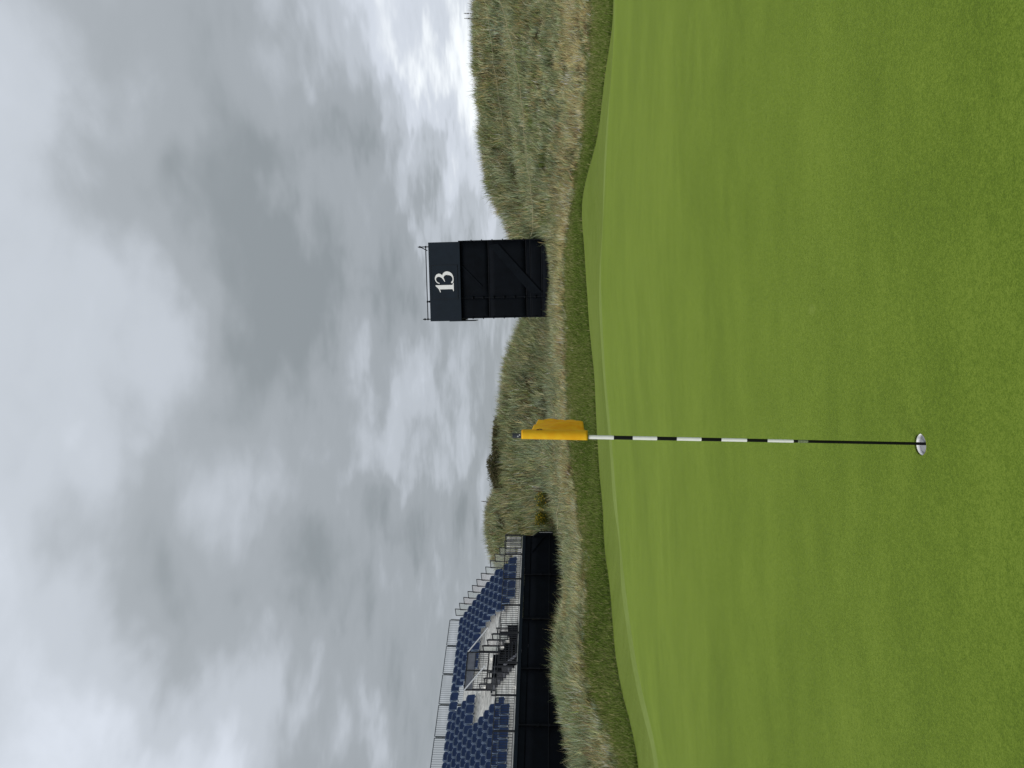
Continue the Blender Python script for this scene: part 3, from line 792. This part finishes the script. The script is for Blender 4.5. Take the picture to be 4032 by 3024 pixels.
# front walkway
for s0, s1 in ((0.0, 2.9), (2.904, 5.8), (5.804, 8.7), (8.704, 11.6), (11.604, 14.5), (14.504, S_END)):
    for b0, b1 in ((0.02, .27), (.276, .54)): board(s0, s1 - .006, b0, b1, -.002)
for i in range(NROW):
    for s0, s1 in spans(i):
        cuts = [s0] + [c for c in (2.9, 5.8, 8.7, 11.6, 14.5) if s0 + .3 < c < s1 - .3] + [s1]
        for c0, c1 in zip(cuts[:-1], cuts[1:]):
            for b0, b1 in ((fb(i), fb(i) + .265), (fb(i) + .272, fb(i) + RD - .008)): board(c0 + .002, c1 - .004, b0, b1, fz(i))
            if i: MB().box(-c1 + .004, -c0 - .002, fb(i) - .006, fb(i) - .001, fz(i - 1) + .004, fz(i) - .034).build('riser_board', M_RISER, gs)
# intermediate steps up the two stairs
for s0, s1 in ((OP1 + .05, 9.1), (3.9, OP0 - .05), (5.55, 6.95)):
    for i in (range(1, 7) if s0 != 5.55 else range(7, 12)):
        if i < NROW: MB().box(-s1, -s0, fb(i) - .27, fb(i) - .008, fz(i - 1) + .002, fz(i) - RH / 2).build('half_step', M_BOARD, gs)

# seats
def rounded(w, h, r, n=5, base=False):
    pts = []
    for cx, cz, a0 in ((w / 2 - r, h - r, 0), (-w / 2 + r, h - r, 90), (-w / 2 + r * .5, r * .5, 180), (w / 2 - r * .5, r * .5, 270)):
        rr = r if a0 in (0, 90) else r * .5
        for k in range(n + 1):
            t = R(a0 + 90 * k / n); pts.append((cx + rr * math.cos(t), cz + rr * math.sin(t)))
    return pts
def seat_meshes():
    SWd, tilt = .50, .22
    def back(x, z, y): return (x, .40 + y + z * tilt + .03 * (1 - (2 * x / SWd) ** 2), .40 + z)
    def panp(x, yy, z): return (x, .30 - z + .16 * yy + .02 * (1 - (2 * x / SWd) ** 2), .33 + yy)     # pans are sprung upright
    b = MB(); o = rounded(SWd - .03, .40, .10); n = len(o)
    b.v += [back(x, z, -.012) for x, z in o] + [back(x, z, .014) for x, z in o]; b.v += [back(0, .2, -.002), back(0, .2, .02)]
    for i in range(n):
        j = (i + 1) % n; b.f += [(i, j, 2 * n), (n + j, n + i, 2 * n + 1), (i, i + n, j + n, j)]
    # pan
    k = len(b.v); ins = rounded(SWd - .03, .42, .07)
    b.v += [panp(x, z, .0) for x, z in ins] + [panp(x, z, -.035) for x, z in ins] + [panp(0, .2, -.012), panp(0, .2, -.045)]
    for i in range(n):
        j = (i + 1) % n; b.f += [(k + j, k + i, k + 2 * n), (k + n + i, k + n + j, k + 2 * n + 1), (k + i, k + j, k + j + n, k + i + n)]
    b.box(-.215, -.195, .36, .50, .30, .345); b.box(.195, .215, .36, .50, .30, .345)
    shell = b.mesh('seat', M_SEAT, False)
    r_ = MB()
    def ring(fn, outer, inner, y0, y1):
        k = len(r_.v); n = len(outer)
        for yy, loop in ((y0, outer), (y0, inner), (y1, outer)): r_.v.extend([fn(x, z, yy) for x, z in loop])
        for i in range(n):
            j = (i + 1) % n; r_.f += [(k + i, k + j, k + n + j, k + n + i), (k + i, k + 2 * n + i, k + 2 * n + j, k + j)]
    o1 = rounded(SWd, .415, .105); i1 = [(x * .93, .2 + (z - .2) * .925) for x, z in o1]; ring(back, o1, i1, -.020, .016)
    o2 = rounded(SWd, .44, .075); i2 = [(x * .945, .21 + (z - .21) * .94) for x, z in o2]; ring(lambda x, z, y: panp(x, z - .01, -y * .35), o2, i2, -.022, .10)
    return shell, r_.mesh('seat_edge_glint', M_RIM, False)
SH, RM = seat_meshes(); PITCH_S = .58
def block(i, s0, s1):
    n = int((s1 - s0) / PITCH_S + 1e-6)
    for k in range(n):
        s = s0 + PITCH_S * (k + .5)
        if abs(s) > S_END - .2: continue
        o = link('seat', SH, gs); o.location = (-s, fb(i) + .03, fz(i)); o.rotation_euler = (0, 0, random.uniform(-.015, .015))
        e = link('seat_edge_glint', RM, o)
for i in range(NROW):
    far = (.80, 3.75) if i == 0 else (.80, 3.72) if i < 3 else (.22, 3.15) if i < 7 else (.22, 5.45)
    if i < 11: block(i, *far); block(i, 9.97 if i == 0 else 9.25 if i < 7 else 7.0, S_END)
    else: block(i, .22, S_END)

# rails
def rail_panel(p0, p1, z0, z1, name, material, step=.118, mids=(), r=.008, top=.024, label=None):
    """framed guard panel between two plan points with thin uprights"""
    b = MB(); p0 = Vector(p0); p1 = Vector(p1); ln = (p1 - p0).length; n = max(2, int(ln / step)); up0 = Vector((0, 0, 1))
    b.bar(p0 + up0 * z1, p1 + up0 * z1, top * 1.6, top * 1.6); b.bar(p0 + up0 * z0, p1 + up0 * z0, top, top)
    for m_ in mids: b.bar(p0 + up0 * m_, p1 + up0 * m_, r * 1.6, r * 1.6)
    for k in range(1, n):
        p = p0.lerp(p1, k / n); b.bar(p + up0 * (z0 + .002), p + up0 * (z1 - .002), r * 2, r * 2)
    for p in (p0, p1): b.bar(p + up0 * (z0 - .1), p + up0 * z1, top * 1.5, top * 1.5)
    return b.build(name, material, gs)
fr = [0, 1.45, 3.2, 4.95, 6.65, 8.4, 10.13, 11.9, 13.7, 15.5, 17.4, S_END]
for a_, c_ in zip(fr[:-1], fr[1:]): rail_panel((-a_ - .03, 0, 0), (-c_ + .03, 0, 0), .04, .93, 'front_rail', M_RAILD, .125, (.34, .64))
zbk = fz(11)
br = [.2, 2.15, 4.1, 6.05, 8.0, 9.95, 11.9, 13.85, 15.8, S_END]
for a_, c_ in zip(br[:-1], br[1:]): rail_panel((-a_ - .05, 7.28, 0), (-c_ + .05, 7.28, 0), zbk - .05, 4.84, 'back_rail', M_RAIL, .125, r=.006)
for s in br[:-1]:
    MB().bar((-s, 7.34, zbk - .3), (-s, 7.34, 4.55), .07, .05).build('rail_post', M_RAILD, gs)
    MB().box(-s - .05, -s + .05, 7.30, 7.33, 4.45, 4.78).build('rail_tag', M_TAG, gs)
# stepped clear side screens at the far end
for i in range(-1, NROW):
    z0 = fz(max(i, 0)) + .12; z1 = fz(max(i, 0)) + 1.06; y0 = fb(i) + .05 if i >= 0 else .0; y1 = y0 + RD - .02 if i >= 0 else .56
    if i == -1: z1 = .97
    fm = MB(); x = .03
    P4 = [(x, y0, z0), (x, y1, z0), (x, y1 + .0, z1), (x, y0 - .10, z1)] if i >= 0 else [(x, y0, .1), (x, y1, .1), (x, y1, z1), (x, y0, z1)]
    for a_, c_ in zip(P4, P4[1:] + P4[:1]): fm.bar(a_, c_, .035, .035)
    o = fm.build('side_screen', M_RAILD, gs)
    b = MB(); b.v = [(x + .004, p[1], p[2]) for p in P4] + [(x - .004, p[1], p[2]) for p in P4]
    b.f = [(0, 1, 2, 3), (7, 6, 5, 4), (0, 4, 5, 1), (1, 5, 6, 2), (2, 6, 7, 3), (3, 7, 4, 0)]
    b.build('pane', M_PINK if i in (5, 6, 7, 9) else M_GLASS, o)
# added slats draw the pale gaps in the front rail's far end
for k, s in enumerate(np.arange(.1, 1.4, .16)): MB().bar((-s, .12, .03), (-s, .12, .86), .05, .02).build('gap_slat', M_GREYP if k % 2 else M_BOARD, gs)
# stair well; near-black walls and floor, dark treads paint its shadowed void
MB().box(-OP1, -OP0, fb(OPR) - .09, fb(OPR) - .03, -1.2, fz(OPR) - .04).build('well_back_wall', M_SHEET, gs)
MB().box(-OP0 - .04, -OP0 - .01, B0 + .02, fb(OPR) - .1, -1.8, -.04).build('well_side_wall', M_SHEET, gs)
MB().box(-OP1 + .01, -OP1 + .04, B0 + .02, fb(OPR) - .1, -1.8, -.04).build('well_side_wall', M_SHEET, gs)
for k in range(7):                                # dark louvre boards on the far cheek
    MB().box(-OP0 - .06, -OP0 - .045, B0 + .1 + .14 * k, B0 + .22 + .14 * k, -.02, .62).build('cheek_board', M_STEEL, gs)
for k in range(8):                                # flight rising through the well
    MB().box(-OP0 - .95, -OP0 - .12, .75 + .24 * k, .98 + .24 * k, -.55 + .19 * k, -.52 + .19 * k).build('stair_tread', M_GREYD, gs)
MB().bar((-OP0 - .08, .70, -.75), (-OP0 - .08, 2.7, .85), .04, .2).build('stair_string', M_STEEL, gs)
MB().bar((-OP0 - 1.0, .70, -.75), (-OP0 - 1.0, 2.7, .85), .04, .12).build('stair_string', M_GREYP, gs)
MB().box(-OP1 - .0, -OP0 + .0, .56, fb(OPR) - .1, -1.9, -1.85).build('well_floor', M_SHEET, gs)
ZW = 2.86
for s in (OP0 - .02, OP1 + .02):                  # stepped guard panels down both cheeks, with bright handrails
    MB().bar((-s, .95, 1.63), (-s, 3.02, ZW), .045, .045).build('handrail', M_BRIGHT, gs)
    for k in range(4):
        y0 = 1.0 + .5 * k; zf = (y0 - B0) / RD * RH
        b = MB(); y1 = y0 + .46; ztop = zf + .98
        for a_, c_ in (((-s, y0, zf), (-s, y0, ztop)), ((-s, y1, zf), (-s, y1, ztop + .2)), ((-s, y0, zf + .12), (-s, y1, zf + .12)), ((-s, y0, ztop - .05), (-s, y1, ztop - .05))): b.bar(a_, c_, .05, .05)
        o = b.build('guard_panel', M_RAILD, gs)
        if s < 6: MB().box(-s - .004, -s + .004, y0 + .03, y1 - .03, zf + .15, ztop - .08).build('pane', M_GLASS if k % 2 else M_PINK, o)
        else:
            for q0 in range(3): MB().box(-s - .008, -s + .008, y0 + .03, y1 - .03, zf - .28 + .29 * q0, zf - .01 + .29 * q0).build('panel_board', (M_RAILD, M_GREYD, M_RAILD)[q0], o)
b = MB()
for s in (OP0, (OP0 + OP1) / 2, OP1): b.bar((-s, 3.02, fz(4)), (-s, 3.02, ZW), .06, .06)
b.bar((-OP0, 3.02, ZW), (-OP1, 3.02, ZW), .06, .06); b.bar((-OP0, 3.02, 1.72), (-OP1, 3.02, 1.72), .05, .05)
o = b.build('well_guard', M_RAILD, gs)
MB().box(-6.74, -OP0 - .04, 3.01, 3.03, 2.46, 2.82).build('infill_panel', M_GREYP, o)
MB().box(-OP1 + .04, -6.80, 3.01, 3.03, 2.46, 2.82).build('infill_panel', M_GREYP, o)
rail_panel((-OP0 - .03, 2.98, 0), (-OP1 + .03, 2.98, 0), 1.74, 2.42, 'well_rail', M_RAILD, .125, (2.0, 2.2))
rail_panel((-OP0, .60, 0), (-OP1, .60, 0), .04, .93, 'well_rail', M_RAILD, .125, (.34, .64))
# pale balustrade boarding beside the near stair, and post
MB().bar((-10.13, .02, -.02), (-10.13, .02, 1.13), .06, .06).build('rail_post', M_RAILD, gs)
MB().bar((-10.02, .05, 1.10), (-OP0, .05, .98), .03, .03).build('handrail', M_RAIL, gs)
for k, (s, z) in enumerate(((10.3, .78), (9.9, .86))): MB().box(-s - .14, -s + .14, .10, .115, z, z + .11).build('rail_tag', M_TAG, gs)
# black skirt in bays with rails and couplers showing through
GB = -3.2
sk = [0, 2.9, 5.8, 8.7, 11.6, 14.5, 17.4, S_END]
MB().box(-S_END, 0, -.01, .02, -.20, -.03).build('fascia', M_NAVY, gs)
def gsheet(name, p0, p1, z0, z1, bulge, material=M_SHEET):
    b = MB(); n = 8; p0 = Vector(p0); p1 = Vector(p1); nr = (p1 - p0).normalized().cross(Vector((0, 0, 1)))
    for i in range(n):
        for j in range(n):
            a, c = i / (n - 1), j / (n - 1); p = p0.lerp(p1, a) + nr * (bulge * math.sin(math.pi * a) * math.sin(math.pi * c) * (-1))
            b.v.append((p.x, p.y, z0 + (z1 - z0) * c))
    for i in range(n - 1):
        for j in range(n - 1): k = i * n + j; b.f.append((k, k + n, k + n + 1, k + 1))
    o = b.build(name, material, gs, True); md = o.modifiers.new('t', 'SOLIDIFY'); md.thickness = .006; return o
for a_, c_ in zip(sk[:-1], sk[1:]):
    gsheet('skirt_sheet', (-a_ - .02, .03, 0), (-c_ + .02, .03, 0), -.52, -.205, .0, M_SHEET2)
    gsheet('skirt_sheet', (-a_ - .02, .04, 0), (-c_ + .02, .04, 0), GB, -.525, .04)
    st = MB().tube((-c_, -.01, GB), (-c_, -.01, -.21), .024, n=10).build('standard', M_STEEL, gs, True)
    for z in (-1.1, -1.6, -2.1): MB().tube((-c_, -.01, z - .03), (-c_, -.01, z + .03), .06, n=10).build('rosette', M_STEEL, st)
    MB().tube((-a_ - .05, .0, -1.55), (-c_ + .05, .0, -1.55), .02, n=8).build('ledger', M_STEEL, gs, True)
gsheet('skirt_sheet', (-.01, .04, 0), (-.01, 7.3, 0), GB, -.03, .0)
MB().bar((-.1, -.01, -.62), (.28, -.01, -1.05), .03, .03).build('brace', M_RAILD, gs)
MB().bar((-1.3, -.01, -.58), (-.1, -.01, -1.25), .05, .05).build('brace', M_SHEET2, gs)
slab_pts = [(0.0, -.66), (.30, -.96), (.30, -1.75), (0.0, -1.75)]
b = MB(); b.v = [(x, .0, z) for x, z in slab_pts] + [(x, .25, z) for x, z in slab_pts]
b.f = [(0, 3, 2, 1), (4, 5, 6, 7), (0, 1, 5, 4), (1, 2, 6, 5), (2, 3, 7, 6), (3, 0, 4, 7)]
b.build('corner_flap', M_SHEET, gs)
MB().bar((.20, -.012, -.95), (.20, -.012, -1.72), .03, .015).build('corner_strip', M_BRIGHT, gs)
# frames and back legs hold the tiers up
for s in sk:
    for i in range(0, NROW, 3): MB().tube((-s - .1, fb(i) + .3, GB), (-s - .1, fb(i) + .3, fz(i) - .05), .024, n=8).build('support_leg', M_STEEL, gs, True)
    MB().bar((-s - .1, B0, -.40), (-s - .1, fb(NROW - 1) + RD, fz(NROW - 1) - .34), .05, .1).build('raker', M_STEEL, gs)
MB().box(-S_END, 0, 7.36, 7.37, GB, zbk).build('back_sheet', M_SHEET, gs)


# ------------------------------------------------------------------ rope lines
def rope_line(label, pts, every=2, r=.012, hgt=.75, d0=20):
    P3 = [on_ray(u, v, hgt, d0) for u, v in pts]
    o = thing('rope_line', label, 'rope', (*P3[0][:2], terrain_z(*P3[0][:2])), group=None); base = Vector(o.location)
    fine = []
    for a_, c_ in zip(P3[:-1], P3[1:]):
        for k in range(6):
            t = k / 6; p = a_ * (1 - t) + c_ * t; p = p.copy(); p[2] -= .05 * math.sin(math.pi * t); fine.append(Vector(p) - base)
    fine.append(Vector(P3[-1]) - base)
    MB().path(fine, r).build('rope', M_ROPE, o, True)
    for p in P3[::every]:
        g = terrain_z(p[0], p[1]); MB().tube(Vector((p[0], p[1], g - .15)) - base, Vector((p[0], p[1], p[2] + .04)) - base, .011, n=8).build('stake', M_STAKE, o, True)
rope_line('upper straw rope strung along the dune right of the tower', [(3024, 1907), (2904, 1927), (2780, 1940), (2640, 1962), (2500, 1982)], 1)
rope_line('lower straw rope beside the trodden path right of the tower', [(3024, 1966), (2900, 2000), (2780, 2028), (2640, 2050), (2500, 2062), (2380, 2072), (2260, 2090), (2140, 2096), (2090, 2088)], 2)
rope_line('straw rope along the bank between the tower and the flag', [(1800, 2130), (1690, 2142), (1574, 2153), (1474, 2156), (1374, 2186), (1310, 2200)], 1, d0=31.6, hgt=.48)
rope_line('straw rope running from the gorse bush to the grandstand corner', [(1240, 2204), (1160, 2206), (1080, 2202), (1000, 2190), (940, 2194)], 1, d0=31.6, hgt=.48)


# ------------------------------------------------------------------ bushes and weeds
def bush(name, label, u, v, wdt, hgt, cols, flower=None, n=1500, leaf=.05, group=None, spike=.6, d0=20):
    p = on_ray(u, v, 0, d0); o = thing(name, label, 'bush', (p[0], p[1], terrain_z(p[0], p[1]) - .03), group=group)
    lobes = [(rng.uniform(-.34, .34) * wdt, rng.uniform(-.15, .15) * wdt, rng.uniform(.25, .72) * hgt, rng.uniform(.16, .30)) for _ in range(11)]
    b = MB(); cc = []; fb_ = MB()
    st = MB()
    for lx, ly, lz, lr in lobes:
        st.path([(lx * .2, ly * .2, -.05), (lx * .6, ly * .6, lz * .55), (lx, ly, lz)], .014, 5)
    st.build('stems', M_STEM, o)
    for k in range(n):
        lx, ly, lz, lr = lobes[k % len(lobes)]
        d = Vector(rng.normal(0, 1, 3)).normalized() * (rng.random() ** .4)
        c = Vector((lx + d.x * lr * wdt, ly + d.y * lr * wdt, max(.02, lz + d.z * lr * hgt * 1.15)))
        ax = (d + Vector(rng.normal(0, .5, 3)) + Vector((0, 0, .5))).normalized(); sd_ = ax.orthogonal().normalized(); sd_.rotate(Matrix.Rotation(rng.random() * 6.28, 3, ax))
        ln = leaf * rng.uniform(.7, 1.5); q_ = len(b.v)
        b.v += [tuple(c - sd_ * ln * .22), tuple(c + sd_ * ln * .22), tuple(c + ax * ln + sd_ * ln * .1), tuple(c + ax * ln * 1.2)]
        b.f.append((q_, q_ + 1, q_ + 2, q_ + 3)); base = cols[rng.integers(len(cols))]; f_ = rng.uniform(.7, 1.35); cc.append([x * f_ for x in base])
        if flower and d.z > -.1 and d.length > .72 and rng.random() < .13:
            q_ = len(fb_.v); fc = c + ax * ln * 1.15; s2 = .028 * rng.uniform(.7, 1.4)
            for dv in (sd_, ax.cross(sd_), -sd_, -ax.cross(sd_)): fb_.v.append(tuple(fc + dv * s2))
            fb_.v.append(tuple(fc + ax * s2)); fb_.f += [(q_, q_ + 1, q_ + 4), (q_ + 1, q_ + 2, q_ + 4), (q_ + 2, q_ + 3, q_ + 4), (q_ + 3, q_, q_ + 4)]
    me = b.mesh('foliage', M_LEAF); at = me.attributes.new('col', 'FLOAT_COLOR', 'FACE')
    at.data.foreach_set('color', np.concatenate([np.array(cc), np.ones((len(cc), 1))], 1).astype(np.float32).ravel())
    link('foliage', me, o)
    if flower: fb_.build('flowers', flower, o)
    return o
M_YEL = mat('gorse_flower', (.62, .42, .02), .7, .2, .2, 30)
DG = [(.085, .10, .018), (.12, .13, .022), (.055, .075, .015), (.15, .145, .03)]
bush('gorse_bush', 'rounded green gorse bush with yellow flowers near the end of the grandstand', 995, 2178, 1.5, 1.2, DG, M_YEL, 2600, .06)
bush('gorse_bush', 'smaller straggling gorse bush beside the flowering gorse', 1058, 2174, 1.0, 1.05, DG, M_YEL, 1300, .055)
DB = [(.075, .075, .038), (.11, .09, .05), (.07, .085, .035), (.14, .125, .07)]
for (u, v, w_, h_, lb) in ((1335, 1984, 1.5, .75, 'low dark scrub on the dune crest straight behind the flag'),
                           (1270, 1976, 1.2, .7, 'small dark scrub on the dune crest left of the flag'),
                           (1190, 1992, 2.2, 1.15, 'broad brown scrub on the dune crest between the flag and the gorse'),
                           (1128, 1986, 1.4, .85, 'olive scrub on the dune crest above the gorse bush')):
    bush('scrub_bush', lb, u, v, w_, h_, DB, None, 3200, .085, d0=40)
bush('earth_patch', 'low brown leafy clump added for a patch of bare earth between the gorse and the grandstand', 965, 2208, 1.0, .55, [(.10, .06, .035), (.07, .05, .03)], None, 700, .05)  # leafy clump added where the ground is bare brown earth

def weed(label, u, v, hgt, stalks, group=None):
    p = on_ray(u, v, 0, 40); o = thing('dock_weed', label, 'weed', (p[0], p[1], terrain_z(p[0], p[1]) - .05))
    for k in range(stalks):
        dx = .28 * k; a_ = rng.uniform(.05, .22); hh = hgt * rng.uniform(.85, 1.05)
        P_ = [(dx, 0, 0), (dx + a_ * .3, 0, hh * .5), (dx + a_, 0, hh)]
        MB().path(P_, .012, 6).build('stalk', M_STEM, o, True)
        b = MB()
        for t in np.linspace(.55, 1.0, 16):
            c = Vector((dx + a_ * t, 0, hh * t)); s2 = .055 * (1.1 - abs(t - .78) * 2.2)
            dv = Vector(rng.normal(0, 1, 3)).normalized() * s2; ex = Vector(rng.normal(0, 1, 3)).normalized() * s2 * .7; q_ = len(b.v)
            b.v += [tuple(c - dv), tuple(c + ex), tuple(c + dv), tuple(c - ex)]; b.f.append((q_, q_ + 1, q_ + 2, q_ + 3))
        b.build('seed_head', M_STEM, o)
weed('single tall dark weed on the crest of the dune left of the flag', 1043, 1956, 1.2, 1)
weed('pair of tall brown weed stalks on the crest of the dune right of the tower', 2950, 1897, 1.1, 2)
